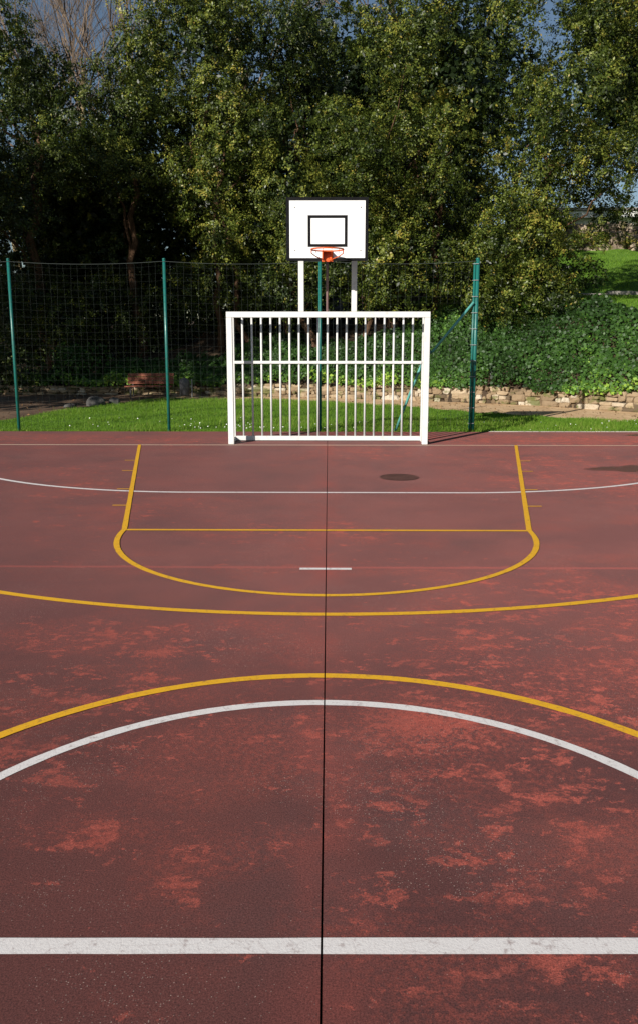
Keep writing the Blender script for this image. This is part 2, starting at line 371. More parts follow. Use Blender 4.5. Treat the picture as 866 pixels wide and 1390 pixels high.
def arc(cx, cy, r, a0, a1, n): return [(cx+r*math.cos(rad(a0+(a1-a0)*i/n)), cy+r*math.sin(rad(a0+(a1-a0)*i/n))) for i in range(n+1)]
def seg(a, b, n): return [(a[0]+(b[0]-a[0])*i/n, a[1]+(b[1]-a[1])*i/n) for i in range(n+1)]
YB = -.09
w = MB()
ribbon(w, seg((-18, -10.93), (18, -10.50), 200), .060, .002)
ribbon(w, arc(0, -10.72, 1.53, 0, 359, 160)[:-1], .052, .0024, True)
ga = [(-1.5-4.03*math.sin(rad(a)), -4.03*math.cos(rad(a))) for a in range(88, -1, -2)] + seg((-1.45, -4.03), (1.45, -4.03), 20) + [(1.5+4.03*math.sin(rad(a)), -4.03*math.cos(rad(a))) for a in range(0, 89, 2)]
ribbon(w, ga, .055, .002); ribbon(w, seg((-.19, -6.985), (.19, -6.985), 4), .05, .002)
o = w.build('white_court_markings', M['white_line']); o['kind'] = 'structure'
w = MB(); ribbon(w, seg((-20, YB), (20, YB), 120), .055, .0016); o = w.build('cream_baseline', M['cream_line']); o['kind'] = 'structure'
w = MB(); ZY = .0046
key = seg((-2.975, YB), (-1.79, -5.78), 30) + arc(0, -5.82, 1.79, 181, 359, 70) + seg((1.79, -5.78), (2.975, YB), 30)
ribbon(w, key, .047, ZY); ribbon(w, seg((-1.765, -5.79), (1.765, -5.79), 20), .05, ZY-.0005)
ribbon(w, arc(-.02, -2.1, 5.88, 185, 355, 150), .055, ZY)
ribbon(w, arc(0, -10.72, 1.83, 0, 359, 180)[:-1], .052, ZY, True)
for sd_ in (-1, 1):
    for yy, wd in ((-1.72, .03), (-2.59, .03), (-3.85, .03), (-4.74, .03)):
        xk = 2.975-(2.975-1.79)*(yy-YB)/(-5.78-YB)
        ribbon(w, [(sd_*(xk+.02), yy), (sd_*(xk+.165), yy)], wd, ZY-.001)
o = w.build('yellow_court_markings', M['yellow_line']); o['kind'] = 'structure'
# inspection cover let into the court
mh = MB(); n = 40
mh.add([(.88+.215*math.cos(2*math.pi*i/n), -3.04+.215*math.sin(2*math.pi*i/n), .003) for i in range(n)], [tuple(range(n))])
for i in range(n):
    a0, a1 = 2*math.pi*i/n, 2*math.pi*(i+1)/n
    mh.add([(.88+rr_*math.cos(a), -3.04+rr_*math.sin(a), zz_) for rr_, zz_ in ((.222, .004), (.236, .0035)) for a in (a0, a1)], [(0, 1, 3, 2)])
tag(mh.build('manhole_cover', mat_simple('dark painted iron cover', (.080, .034, .027), (.105, .046, .036), 6, .7, .3, .004)), 'round dark brown cover set in the red court right of the joint', 'manhole cover')

# ---------------------------------------------------------------- goal with basket
WM = M['white_metal']
G = empty('goal', (0, 0, 0)); tag(G, 'white steel mini football goal with vertical bars and a basketball backboard on top', 'goal')
XL, XR, T = -1.572, 1.592, .09; ZT = 2.076; YBK = .40
MB().box(XL, XL+T, 0, T, .0, ZT-T).build('post', WM, G, .006)
MB().box(XR-T, XR, 0, T, .0, ZT-T).build('post', WM, G, .006)
MB().box(XL, XR, 0, T, ZT-T+.001, ZT).build('crossbar', WM, G, .006)
XL2, XR2 = XL+.025, XR-.025
b = MB()
for xx in (XL2, XR2):
    s = 1 if xx < 0 else -1; a0, a1 = sorted((xx, xx+s*.05))
    b.box(a0, a1, YBK, YBK+.05, .0, ZT-.003)
    b.build('back_post', WM, G, .004); b = MB()
for xx in (XL2, XR2):
    s = 1 if xx < 0 else -1; a0, a1 = sorted((xx+s*.002, xx+s*.045))
    MB().box(a0, a1, T+.001, YBK-.001, .005, .075).build('ground_rail', WM, G, .004)
    MB().box(a0, a1, T+.001, YBK-.001, ZT-.055, ZT-.01).build('top_stay', WM, G, .004)
MB().box(XL2+.052, XR2-.052, YBK+.005, YBK+.045, .012, .085).build('bottom_rail', WM, G, .004)
MB().box(XL2+.052, XR2-.052, YBK-.012, YBK+.014, 1.262, 1.307).build('middle_rail', WM, G, .004)
MB().box(XL2+.052, XR2-.052, YBK+.005, YBK+.045, ZT-.040, ZT-.005).build('top_rail', WM, G, .004)
for i in range(19):
    xx = -1.366+i*(2.732/18)
    MB().tube([(xx, YBK+.031, .086), (xx, YBK+.025, ZT-.041)], .0165, 10).build('bar', WM, G, smooth=True)
# small net hooks under the back rail
for i in range(19):
    xx = -1.366+i*(2.732/18)
    MB().tube([(xx+.03, T+.0, ZT-.06), (xx+.03, T+.05, ZT-.075), (xx+.05, T+.06, ZT-.11)], .007, 6).build('net_hook', WM, G, smooth=True)
# basket: two square uprights, arms, board, hoop
SY = .003
for xx in (-.405, .409):
    MB().box(xx-.042, xx+.042, SY, SY+.084, ZT+.001, 3.25).build('upright', WM, G, .005)
    for zz in (2.93, 3.2):
        MB().box(xx-.03, xx+.03, -.615, SY-.001, zz-.03, zz+.03).build('arm', WM, G, .004)
MB().tube([(-.005, .05, ZT), (-.005, .05, 3.0)], .0185, 10).build('centre_pipe', M['mauve'], G, smooth=True)
BX0, BX1, BZ0, BZ1, BY = -.59, .58, 2.781, 3.663, -.65
bd = MB().box(BX0, BX1, BY, BY+.03, BZ0, BZ1).build('backboard', M['board'], G, .003)
def frame(mb, x0, x1, z0, z1, t, y0, y1):
    mb.box(x0, x1, y0, y1, z1-t, z1); mb.box(x0, x1, y0, y1, z0, z0+t); mb.box(x0, x0+t, y0, y1, z0+t, z1-t); mb.box(x1-t, x1, y0, y1, z0+t, z1-t)
m_ = MB(); frame(m_, BX0-.004, BX1+.004, BZ0-.004, BZ1+.004, .043, BY-.006, BY-.001); m_.build('board_border', M['black'], bd)
m_ = MB(); frame(m_, -.284, .284, 2.977, 3.419, .04, BY-.004, BY-.0015); m_.build('target_rectangle', M['black'], bd)
for bx in (-.475, .475):
    for bz in (2.93, 3.53):
        MB().tube([(bx, BY-.008, bz), (bx, BY-.001, bz)], .011, 8).build('bolt', M['bolt'], bd)
RZ = 2.905; RY = -.65-.345; RR = .228
hp = MB()
def torus(mb, cx, cy, cz, R, r, n=40, m=10):
    vs = [(cx+(R+r*math.cos(2*math.pi*j/m))*math.cos(2*math.pi*i/n), cy+(R+r*math.cos(2*math.pi*j/m))*math.sin(2*math.pi*i/n), cz+r*math.sin(2*math.pi*j/m)) for i in range(n) for j in range(m)]
    fs = [(i*m+j, ((i+1) % n)*m+j, ((i+1) % n)*m+(j+1) % m, i*m+(j+1) % m) for i in range(n) for j in range(m)]
    mb.add(vs, fs)
torus(hp, -.002, RY, RZ, RR, .0105)
hoop = hp.build('hoop', M['orange'], G, smooth=True)
for i in range(12):     # little hooks for a net
    a = 2*math.pi*(i+.5)/12
    px, py = -.002+RR*math.cos(a), RY+RR*math.sin(a)
    MB().tube([(px, py, RZ-.008), (px+.008*math.cos(a), py+.008*math.sin(a), RZ-.024), (px-.006*math.cos(a), py-.006*math.sin(a), RZ-.03)], .0035, 6).build('net_hook', M['orange'], hoop)
MB().box(-.082, .078, BY-.012, BY-.0062, 2.765, 2.93).build('mounting_plate', M['orange'], hoop, .003)
# wedge shaped bracket: top plate under the back of the ring with two cheeks down to the plate
MB().add([(-.075, BY-.012, RZ+.004), (.071, BY-.012, RZ+.004), (.055, RY+RR-.01, RZ+.004), (-.059, RY+RR-.01, RZ+.004),
          (-.075, BY-.012, RZ-.006), (.071, BY-.012, RZ-.006), (.055, RY+RR-.01, RZ-.006), (-.059, RY+RR-.01, RZ-.006)],
         [(0, 3, 2, 1), (4, 5, 6, 7), (0, 1, 5, 4), (1, 2, 6, 5), (2, 3, 7, 6), (3, 0, 4, 7)]).build('top_plate', M['orange'], hoop)
for sx in (-1, 1):
    x0 = -.002+sx*.06
    MB().add([(x0, BY-.0125, RZ-.007), (x0, RY+RR, RZ-.007), (x0, BY-.0125, 2.775), (x0+sx*.005, BY-.0125, RZ-.007), (x0+sx*.005, RY+RR, RZ-.007), (x0+sx*.005, BY-.0125, 2.775)],
             [(0, 1, 2), (3, 5, 4), (0, 3, 4, 1), (1, 4, 5, 2), (2, 5, 3, 0)]).build('cheek', M['orange'], hoop)
    xs_ = -.002+sx*(RR-.004)
    MB().tube([(xs_, RY-.03, RZ-.006), (xs_, RY+.02, RZ-.05), (-.002+sx*.16, RY+.13, RZ-.085), (-.002+sx*.05, RY+.27, RZ-.118), (-.002+sx*.03, BY-.014, RZ-.125)], .0075, 8).build('brace_rod', M['orange'], hoop, smooth=True)

# ---------------------------------------------------------------- fence
FY = 1.84; GM = M['green_metal']
F = empty('net_fence', (0, FY, 0)); tag(F, 'tall ball stop fence of green posts and thin dark netting behind the goal', 'fence')
def fb(mb, name, mat, **k):
    o = mb.build(name, mat, F, **k); o.matrix_parent_inverse = Matrix.Translation((0, -FY, 0)); return o
posts = [-13.6, -10.95, -8.3, -5.63, -2.88, -.135]
for i, xx in enumerate(posts):
    le = random.uniform(-.01, .01)
    p = fb(MB().tube([(xx, FY, -.1), (xx+le, FY, 3.03)], .0275, 14), 'post', GM, smooth=True)
    cap = MB().tube([(xx+le, FY, 3.03), (xx+le, FY, 3.045), (xx+le, FY, 3.055)], [.03, .03, .015], 14).build('cap', GM, p, smooth=True)
XE = 2.625
p = fb(MB().tube([(XE, FY, -.1), (XE, FY, 3.03)], .034, 16), 'post', GM, smooth=True)
MB().tube([(XE, FY, 3.03), (XE, FY, 3.045), (XE, FY, 3.055)], [.037, .037, .02], 14).build('cap', GM, p, smooth=True)
rod = fb(MB().tube([(XE-.062, FY, .02), (XE-.062, FY, 2.97)], .011, 8), 'net_rod', GM, smooth=True)
rod2 = fb(MB().tube([(XE-.052, FY-.018, .02), (XE-.052, FY-.018, 2.97)], .014, 8), 'net_rod', GM, smooth=True)
for i in range(11):
    z = .15+i*.28; fb(MB().tube([(XE-.09, FY-.012, z), (XE-.04, FY-.045, z), (XE+.01, FY-.048, z)], .0055, 6), 'clip', M['steel'])
br = fb(MB().tube([(XE-.06, FY-.05, 2.29), (1.86, FY-.06, 1.43)], .024, 10), 'brace', M['brace'], smooth=True)
fb(MB().tube([(1.87, FY+.03, 1.445), (1.66, FY+.035, 1.19)], .013, 8), 'turnbuckle', M['steel'], smooth=True)
fb(MB().tube([(1.86, FY+.03, 1.435), (1.835, FY+.03, 1.40)], .027, 10), 'collar', GM, smooth=True)
fb(MB().tube([(1.70, FY+.035, 1.235), (1.24, FY+.04, -.03)][:1]+[(1.69, FY+.035, 1.22), (.90+.33, FY+.04, .0)], .024, 10), 'brace', M['brace'], smooth=True)
def sagz(x):
    P = posts+[XE]
    for a, b_ in zip(P, P[1:]):
        if a <= x <= b_:
            t = (x-a)/(b_-a); return 3.0-.05*4*t*(1-t)
    return 3.0
cab = []; x = -13.6
while x < XE: cab.append((x, FY-.03, sagz(x))); x += .15
cab.append((XE, FY-.03, 3.0)); fb(MB().tube(cab, .0035, 6), 'top_cable', M['net'])
nb = MB(); NY = FY-.034; R2 = .0009
x = -10.9
while x < XE-.07:
    ph = random.uniform(0, 6); pts = []
    for j in range(7):
        z = .04+(sagz(x)-.05)*j/6; pts.append((x+.012*math.sin(ph+j*1.3), NY+.01*math.sin(j+x), z))
    nb.tube(pts, R2, 3, caps=False); x += .125
for j in range(24):
    z = .05+j*.125; pts = []; x = -10.9; ph = random.uniform(0, 6)
    while x < XE-.07:
        tz = (sagz(x)-.05)/2.95; pts.append((x, NY+.01*math.sin(j+x), z*tz+.006*math.sin(ph+x*5))); x += .25
    pts.append((XE-.062, NY, z)); nb.tube(pts, R2, 3, caps=False)
fb(nb, 'netting', M['net'])

# ---------------------------------------------------------------- low stone walls
def stone(mb, cx, cy, cz, w, h, d, ang, a):
    """irregular rounded block: a box grid pushed in at the corners"""
    vs = []; fs = []; n = 4; idx = {}
    def vid(i, j, k):
        if (i, j, k) not in idx:
            p = Vector((i/n*2-1, j/n*2-1, k/n*2-1)); q = p.copy()
            m = (abs(p.x)**5+abs(p.y)**5+abs(p.z)**5)**.2; q = p/m if m else p
            q = Vector((q.x*w/2*(1+sk[0]*p.z), q.y*d/2*(1+sk[1]*p.x*.6), q.z*h/2*(1+sk[2]*p.x))) + Vector([random.uniform(-1, 1)*min(w, h)*.05 for _ in range(3)])
            idx[(i, j, k)] = len(vs); vs.append((cx+q.x*math.cos(ang)-q.y*math.sin(ang), cy+q.x*math.sin(ang)+q.y*math.cos(ang), cz+q.z))
        return idx[(i, j, k)]
    sk = [random.uniform(-.24, .24) for _ in range(3)]
    for a_ in range(n):
        for b_ in range(n):
            fs += [(vid(a_, b_, 0), vid(a_, b_+1, 0), vid(a_+1, b_+1, 0), vid(a_+1, b_, 0)), (vid(a_, b_, n), vid(a_+1, b_, n), vid(a_+1, b_+1, n), vid(a_, b_+1, n)),
                   (vid(a_, 0, b_), vid(a_+1, 0, b_), vid(a_+1, 0, b_+1), vid(a_, 0, b_+1)), (vid(a_, n, b_), vid(a_, n, b_+1), vid(a_+1, n, b_+1), vid(a_+1, n, b_)),
                   (vid(0, a_, b_), vid(0, a_, b_+1), vid(0, a_+1, b_+1), vid(0, a_+1, b_)), (vid(n, a_, b_), vid(n, a_+1, b_), vid(n, a_+1, b_+1), vid(n, a_, b_+1))]
    mb.add(vs, fs, a)
SW = empty('stone_wall', (3.8, 8.0, 0)); tag(SW, 'low retaining wall of tan rubble stones at the foot of the ivy bank', 'wall')
sw = MB(); core = MB()
xg = -11.0
while xg < 15:
    x2 = xg+.5
    y1, y2 = float(yw(xg)), float(yw(x2)); zt = .26 if xg < -3 else .30+.1*min(1, max(0, (xg+3)/7))
    core.add([(xg, y1+.10, -.1), (x2, y2+.10, -.1), (x2, y2+.34, -.1), (xg, y1+.34, -.1), (xg, y1+.10, zt), (x2, y2+.10, zt), (x2, y2+.34, zt), (xg, y1+.34, zt)], [(0, 3, 2, 1), (4, 5, 6, 7), (0, 1, 5, 4), (2, 3, 7, 6)])
    xg = x2
def wall_top(x): return .27 if x < -3 else .36+.1*min(1, max(0, (x+3)/7))
skip = {}
for r in range(4):
    xg = -11.0+random.random()*.2
    while xg < 14.5:
        slope = (float(yw(xg+.1))-float(yw(xg-.1)))/.2; ang = math.atan(slope); ln = math.cos(ang)
        w_ = random.choice([random.uniform(.10, .2), random.uniform(.18, .34), random.uniform(.3, .52)])
        xc = xg+w_*ln/2; kz = wall_top(xc)/.46
        z0 = [0, .125, .235, .35][r]+random.uniform(-.02, .02); h_ = random.choice([.10, .12, .13, .17])*random.uniform(.85, 1.1)
        if w_ > .38 and r < 3: h_ = max(h_, .165)
        if r == 3: h_ = min(h_, .12)
        if random.random() < (.06 if r < 3 else .22): xg += w_*ln*.6; continue
        va = min(1, max(0, random.gauss(.5, .3)))
        stone(sw, xc, float(yw(xc))+.11+random.uniform(-.045, .03), (z0+h_/2)*kz-.01, w_*random.uniform(.95, 1.05), h_*kz*1.05, .22, ang+random.uniform(-.12, .12), va)
        xg += w_*ln*.98+.008
core.build('wall_core', M['mortar'], SW).location = (-3.8, -8.0, 0)
sw.build('stones', M['stone'], SW).location = (-3.8, -8.0, 0)

def leaf_quads(P, Nn, size, aspect=.5, rng=RNG, fold=.18):
    n = len(P)
    r = rng.normal(size=(n, 3)); Tt = np.cross(Nn, r); Tt /= np.linalg.norm(Tt, axis=1, keepdims=True)+1e-9
    B = np.cross(Nn, Tt); s = (size*rng.uniform(.7, 1.3, n))[:, None] if np.isscalar(size) else size[:, None]
    V = np.empty((n, 4, 3)); V[:, 0] = P-Tt*s*.5; V[:, 2] = P+Tt*s*.5
    V[:, 1] = P+B*s*aspect*.5+Nn*s*fold*.5; V[:, 3] = P-B*s*aspect*.5+Nn*s*fold*.5
    return V.reshape(-1, 3)
def unit(v): return v/(np.linalg.norm(v, axis=1, keepdims=True)+1e-9)

# ivy on the bank
def patchy(x, y, f=1.0, seed=0):
    r = np.random.default_rng(seed); s = 0
    for i in range(7):
        a = r.uniform(0, 6.28); k = f*(1.5**i)*.7; s = s+np.sin(x*k*math.cos(a)+y*k*math.sin(a)+r.uniform(0, 6.28))/(1.25**i)
    return s/2.6
n = 125000
x = RNG.uniform(-9.5, 14, n); s_ = RNG.uniform(-.16, 4.3, n)**1.0
top = np.interp(x, [-9.5, -6, -3.5, -1, 2.5, 4, 6, 14], [1.0, 1.3, 1.8, 3.3, 3.1, 3.3, 3.1, 3.0])
keep = s_ < top+.3*patchy(x, s_, 2, 3); x, s_ = x[keep], s_[keep]
y = yw(x)+s_/np.where(x > 3.8, .78, .93)
z, _ = hill(x, y+0.001); z = np.where(s_ < .05, np.where(x < -3, .30, .40)+.0*x, z)
bulk = .13+.26*np.clip(patchy(x, y, 2.4, 5)+.3, 0, 1.5)
z = z+bulk*RNG.uniform(.2, 1, len(x))**.6; hang = np.clip(-s_/.16, 0, 1)
z = z-hang*RNG.uniform(0, .14, len(x))
Pp = np.stack([x, y, z], 1)
Nn = unit(np.stack([np.full(len(x), -.1), np.full(len(x), -.75), np.full(len(x), .55)], 1)+RNG.normal(size=(len(x), 3))*.62)
v = np.clip(.30+.24*patchy(x, y, 1.6, 9)+RNG.normal(size=len(x))*.15+.42*np.exp(-np.clip(s_, 0, 9)/.38)*(patchy(x, y, 1.1, 4) > -.35), 0, 1)
V = leaf_quads(Pp, Nn, RNG.uniform(.05, .115, len(x)), .85)
ivy = npmesh('ivy', V, 4, v, M['ivy']); tag(ivy, 'dense glossy green ivy covering the bank above the stone wall', 'ivy', kind='stuff')

# grass blades on the lawn strip
def blades(name, x, y, z, h, wd, mat, label, bright):
    n = len(x); a = RNG.uniform(0, math.pi, n); lean = RNG.normal(size=(n, 2))*.45*h[:, None]
    V = np.empty((n, 3, 3)); dx = np.cos(a)*wd/2; dy = np.sin(a)*wd/2
    V[:, 0] = np.stack([x-dx, y-dy, z], 1); V[:, 1] = np.stack([x+dx, y+dy, z], 1); V[:, 2] = np.stack([x+lean[:, 0], y+lean[:, 1], z+h], 1)
    return tag(npmesh(name, V.reshape(-1, 3), 3, bright, mat), label, 'grass', kind='stuff')
n = 210000
x = RNG.uniform(-8.4, 8.6, n); y = 1.77+RNG.uniform(0, 1, n)**1.25*7.6
keep = y < yp(x)+.06*np.sin(x*9)+RNG.normal(size=n)*.03; x, y = x[keep], y[keep]
edge = np.clip((y-1.77)/.25, 0, 1); pt = patchy(x, y, 1.5, 21)
h = (.035+.03*np.clip(pt+.5, 0, 1.3))*RNG.uniform(.6, 1.5, len(x)); h = h*np.where(RNG.random(len(x)) < .02, 1.9, 1)
blades('grass', x, y, zlawn(x, y)-.004, h, .011, M['grass'], 'short bright green grass between the court and the path', np.clip(.5+.2*pt+RNG.normal(size=len(x))*.2, 0, 1))
n = 60000
x = RNG.uniform(5, 14, n); y = RNG.uniform(7.5, 25.5, n); z, s_ = hill(x, y)
keep = (z > 2.15) & (s_ > 2.7) & ~((y > 15.3) & (y < 15.65)); x, y, z = x[keep], y[keep], z[keep]
blades('bank_grass', x, y, z-.01, RNG.uniform(.04, .10, len(x)), .022, M['grass'], 'sloping lawn above the ivy bank at the right', np.clip(.5+RNG.normal(size=len(x))*.18, 0, 1))
# daisies
x = np.concatenate([RNG.normal(-1.9, .5, 30), RNG.uniform(-6, 8, 60)]); y = np.concatenate([RNG.normal(2.35, .2, 30), RNG.uniform(1.9, 3.6, 60)])
keep = y < yp(x)-.1; x, y = x[keep], y[keep]
P = np.stack([x, y, zlawn(x, y)+.06], 1); V = leaf_quads(P, unit(np.tile([[-.2, -.5, .8]], (len(x), 1))+RNG.normal(size=(len(x), 3))*.2), .024, 1.0)
tag(npmesh('daisies', V, 4, np.ones(len(x)), M['petal']), 'tiny white daisies scattered in the grass', 'daisies', kind='stuff')
# fallen leaves on path and soil
n = 1500; x = RNG.uniform(-8, 9, n); y = RNG.uniform(3.2, 11, n); keep = (y > yp(x)+.1) & (y < yw(x)); x, y = x[keep], y[keep]
P = np.stack([x, y, np.full(len(x), .025)], 1); V = leaf_quads(P, unit(np.tile([[0, 0, 1.]], (len(x), 1))+RNG.normal(size=(len(x), 3))*.3), .06, .6)
tag(npmesh('fallen_leaves', V, 4, RNG.random(len(x)), mat_attr('dry leaf', [(0, (.10, .05, .025)), (1, (.30, .17, .07))])), 'dry brown leaves lying along the path', 'leaves', kind='stuff')

# ---------------------------------------------------------------- trees
def limb(mb, p0, p1, r0, r1, wob=.15, n=7, sides=7, sag=0):
    p0, p1 = Vector(p0), Vector(p1); L = (p1-p0).length; pts = []; rs = []
    for i in range(n+1):
        t = i/n; q = p0.lerp(p1, t)
        if 0 < i < n: q += Vector([random.uniform(-1, 1)*wob*L/n for _ in range(3)])
        q.z += sag*4*t*(1-t); pts.append(q); rs.append(r0+(r1-r0)*t)
    mb.tube(pts, rs, sides, caps=True); return pts
def evergreen(name, loc, lobes, stems, mat, label, density=1.0, leaf=.085, seed=1, vbase=.45):
    rng = np.random.default_rng(seed); random.seed(seed)
    T = empty(name, loc); tag(T, label, 'tree', 'evergreen trees along the ivy bank')
    L0 = Vector(loc); tr = MB()
    for s0, s1, r0 in stems:
        pts = limb(tr, (s0[0], s0[1], s0[2]-.3), s1, r0, r0*.45, .35, 9, 9)
        for q in range(4):
            c_ = lobes[rng.integers(len(lobes))]; st = pts[random.randint(3, 8)]
            if (Vector(c_[:3])-st).length < 5: limb(tr, st, c_[:3], r0*.36, r0*.08, .4, 7, 6, .2)
    tro = tr.build('trunk', M['bark'], T, smooth=True); tro.matrix_parent_inverse = Matrix.Translation(-L0)
    Ps = []; Ns = []; vs = []; sz = []
    for (cx, cy, cz, r) in lobes:
        nc = int(58*r*r*density)+8
        D = unit(rng.normal(size=(nc, 3))); D = D[~((D[:, 1] > .35) & (rng.random(nc) < .8))]
        D = D[~((D[:, 2] < -.55) & (rng.random(len(D)) < .5))]
        nc = len(D); sq = np.array([1.0, .9, 1.12])
        rr = r*(.78+.26*rng.random(nc)+.14*np.sin(D[:, 0]*7+cx*3)*np.sin(D[:, 2]*8+cz))
        C = np.array([cx, cy, cz])+D*rr[:, None]*sq
        per = 46
        tw = unit(D*.9+rng.normal(size=(nc, 3))*.40+np.array([0, 0, -.35]))     # twig direction
        t = rng.uniform(-.22, .22, (nc, per)); P = C[:, None]+tw[:, None]*t[..., None]+rng.normal(size=(nc, per, 3))*(.060-.10*t[..., None]*.4)
        P = P-np.array([0, 0, .05])
        N = D[:, None]*.9+rng.normal(size=(nc, 1, 3))*.35+np.array([0, 0, .22])+rng.normal(size=(nc, per, 3))*.42
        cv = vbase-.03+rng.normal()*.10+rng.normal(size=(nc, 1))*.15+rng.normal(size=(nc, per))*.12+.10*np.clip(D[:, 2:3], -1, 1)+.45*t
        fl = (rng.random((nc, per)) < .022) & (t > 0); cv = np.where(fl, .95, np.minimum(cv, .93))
        Ps.append(P.reshape(-1, 3)); Ns.append(N.reshape(-1, 3)); vs.append(cv.ravel()); sz.append(leaf*rng.uniform(.65, 1.25, nc*per))
        # sparse inner leaves, tinted near black to paint the shade inside the crown
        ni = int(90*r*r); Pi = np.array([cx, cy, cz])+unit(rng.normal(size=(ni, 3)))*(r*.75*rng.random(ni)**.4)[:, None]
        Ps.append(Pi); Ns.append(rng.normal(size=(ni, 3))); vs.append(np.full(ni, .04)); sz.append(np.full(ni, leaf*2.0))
    P = np.concatenate(Ps); N = unit(np.concatenate(Ns)); v = np.clip(np.concatenate(vs), 0, 1); sz = np.concatenate(sz)
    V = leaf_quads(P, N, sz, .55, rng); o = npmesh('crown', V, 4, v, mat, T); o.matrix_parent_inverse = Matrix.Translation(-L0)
    return T, len(P)
def crown(c, R, n, rng, zmin=2.2, rmin=.42, rmax=1.15):
    out = []; R = (R[0], R[1]*1.25, R[2]); tries = 0
    while len(out) < n and tries < 6000:
        tries += 1
        d = rng.normal(size=3); d /= np.linalg.norm(d)
        if d[1] > .45 and rng.random() < .8: continue
        k = rng.uniform(.15, 1.08)**.75; p = np.array(c)+d*np.array(R)*k; r = rng.uniform(rmin, rmax)
        if p[2]-r*.8 < zmin: continue
        if any(((p-np.array(q[:3]))**2).sum() < (.66*(r+q[3]))**2 for q in out) and rng.random() < .97: continue
        out.append((*p, r))
    return out
# recesses between the boughs, (x, z, half width, half height) near y = 12
RECESS = [(-4.1, 9.2, .8, .6), (-2.05, 9.3, .55, .8), (-5.4, 7.6, .6, .6), (-4.3, 7.7, .7, .7), (-8.2, 8.0, 1.0, .8), (-7.0, 4.9, 2.6, 1.4), (-4.6, 4.8, 1.0, 1.3),
          (3.75, 9.1, .8, 1.3), (4.3, 7.0, .7, 1.5), (2.0, 6.3, .5, .5), (8.45, 8.4, .5, 1.5), (3.4, 2.2, 1.2, .6), (-2.7, 6.1, .6, .8), (.4, 9.9, .5, .6), (1.2, 8.4, .5, .5), (6.2, 9.4, .4, .9), (5.6, 6.0, .4, .6), (-.6, 7.2, .4, .7), (-6.3, 9.6, .5, .6), (2.9, 4.6, .4, .5)]
def open_gap(lobes, front=True):
    out = []
    for q in lobes:
        if q[1] < 14.8 and any(((q[0]-g[0])/(g[2]+q[3]*.65))**2+((q[2]-g[1])/(g[3]+q[3]*.65))**2 < 1 for g in RECESS): continue
        x, y, z, r_ = q; sc = 24.7/(12.7+y); X = x*sc; Z = 1.69+(z-1.69)*sc
        if X+r_*.9 > 7.35 and Z-r_ < 4.35 and Z > 0: continue
        if X+r_*.8 > 6.9 and Z-r_ < 5.5 and Z > 0 and not (X-r_*.9 > 8.9): continue
        out.append(q)
    return out
def hz(x, y): return float(hill(x, y)[0])
tot = 0
EXTRA = {1: [(5.2, 10.6, 3.0, .75), (6.2, 10.4, 2.95, .7), (4.2, 10.9, 3.0, .8), (6.7, 10.6, 3.7, .6), (6.5, 11, 4.6, .7), (3.6, 11.2, 3.3, .7), (5.7, 10.3, 3.9, .8), (4.8, 10.2, 4.2, .8), (5.3, 9.9, 2.65, .6), (6.3, 9.8, 2.6, .55), (4.5, 10.1, 2.6, .55), (5.0, 11.2, 5.3, .8), (5.9, 11, 5.9, .8), (4.9, 11.4, 6.6, .7)],
         2: [(8.15, 12, 5.1, .42), (8.0, 12.1, 4.6, .32), (8.9, 12.2, 5.3, .5), (7.4, 12.2, 5.9, .4), (8.3, 12.3, 5.8, .5), (9.6, 12.2, 7.4, .9), (10.6, 12.4, 8.6, 1.), (8.9, 12.3, 9.9, .9), (9.9, 12, 10.6, .9), (7.9, 12.6, 10.8, .8), (8.2, 12.8, 7.0, .7)],
         3: [(-1.9, 11.8, 3.0, .75), (-.9, 11.6, 3.1, .8), (.1, 11.8, 3.1, .7), (-.7, 13, 10.2, .8), (.2, 13.4, 10.8, .8), (-.4, 15, 9.3, 1.1), (-1.3, 12.6, 5.5, .9), (-.2, 12.2, 4.6, .9), (-.9, 12.4, 7.6, .9)], 0: [(1.2, 11, 3.1, .7), (2.3, 10.9, 3.1, .8), (1.3, 11, 4.2, .8), (2.1, 11.2, 5.2, .8), (1.4, 11.4, 6.4, .8), (3.0, 11, 4.0, .7), (3.1, 11.6, 5.9, .8), (2.6, 11.4, 7.2, .8), (1.1, 11.8, 7.5, .8)],
         4: [(-4.3, 12, 3.2, .7), (-3.2, 11.8, 3.5, .8), (-3.6, 11.6, 5.6, .8), (-3.2, 11.8, 6.6, .8), (-4.2, 11.8, 6.3, .7), (-3.0, 11.4, 4.6, .8), (-5.0, 11.9, 8.7, .8), (-3.2, 12, 8.6, .8), (-2.4, 12.8, 9.5, .8), (-1.7, 13.2, 10.5, .8), (-3.1, 13, 10.5, .8), (-4.2, 15, 8.2, 1.1), (-5.4, 15, 9.4, 1.1), (-2.4, 15.2, 8.4, 1.1), (-3.4, 15.3, 9.7, 1.0)], 5: [(-5.9, 12.4, 6.5, .8), (-6.8, 12.2, 6.9, .8), (-6.7, 13, 9.0, .8), (-5.9, 13, 9.9, .75), (-6.9, 14, 8.0, .9), (-7.3, 15.6, 8.6, 1.0), (-6.0, 13.2, 8.6, .8)], 6: [(-8.9, 12, 6.6, .8), (-9.0, 11.8, 5.2, .8), (-7.9, 12.2, 6.7, .7), (-7.7, 13, 8.3, .8), (-8.9, 13, 9.2, .7), (-8.5, 13.2, 7.6, .8), (-9.2, 13, 10.2, .7)]}
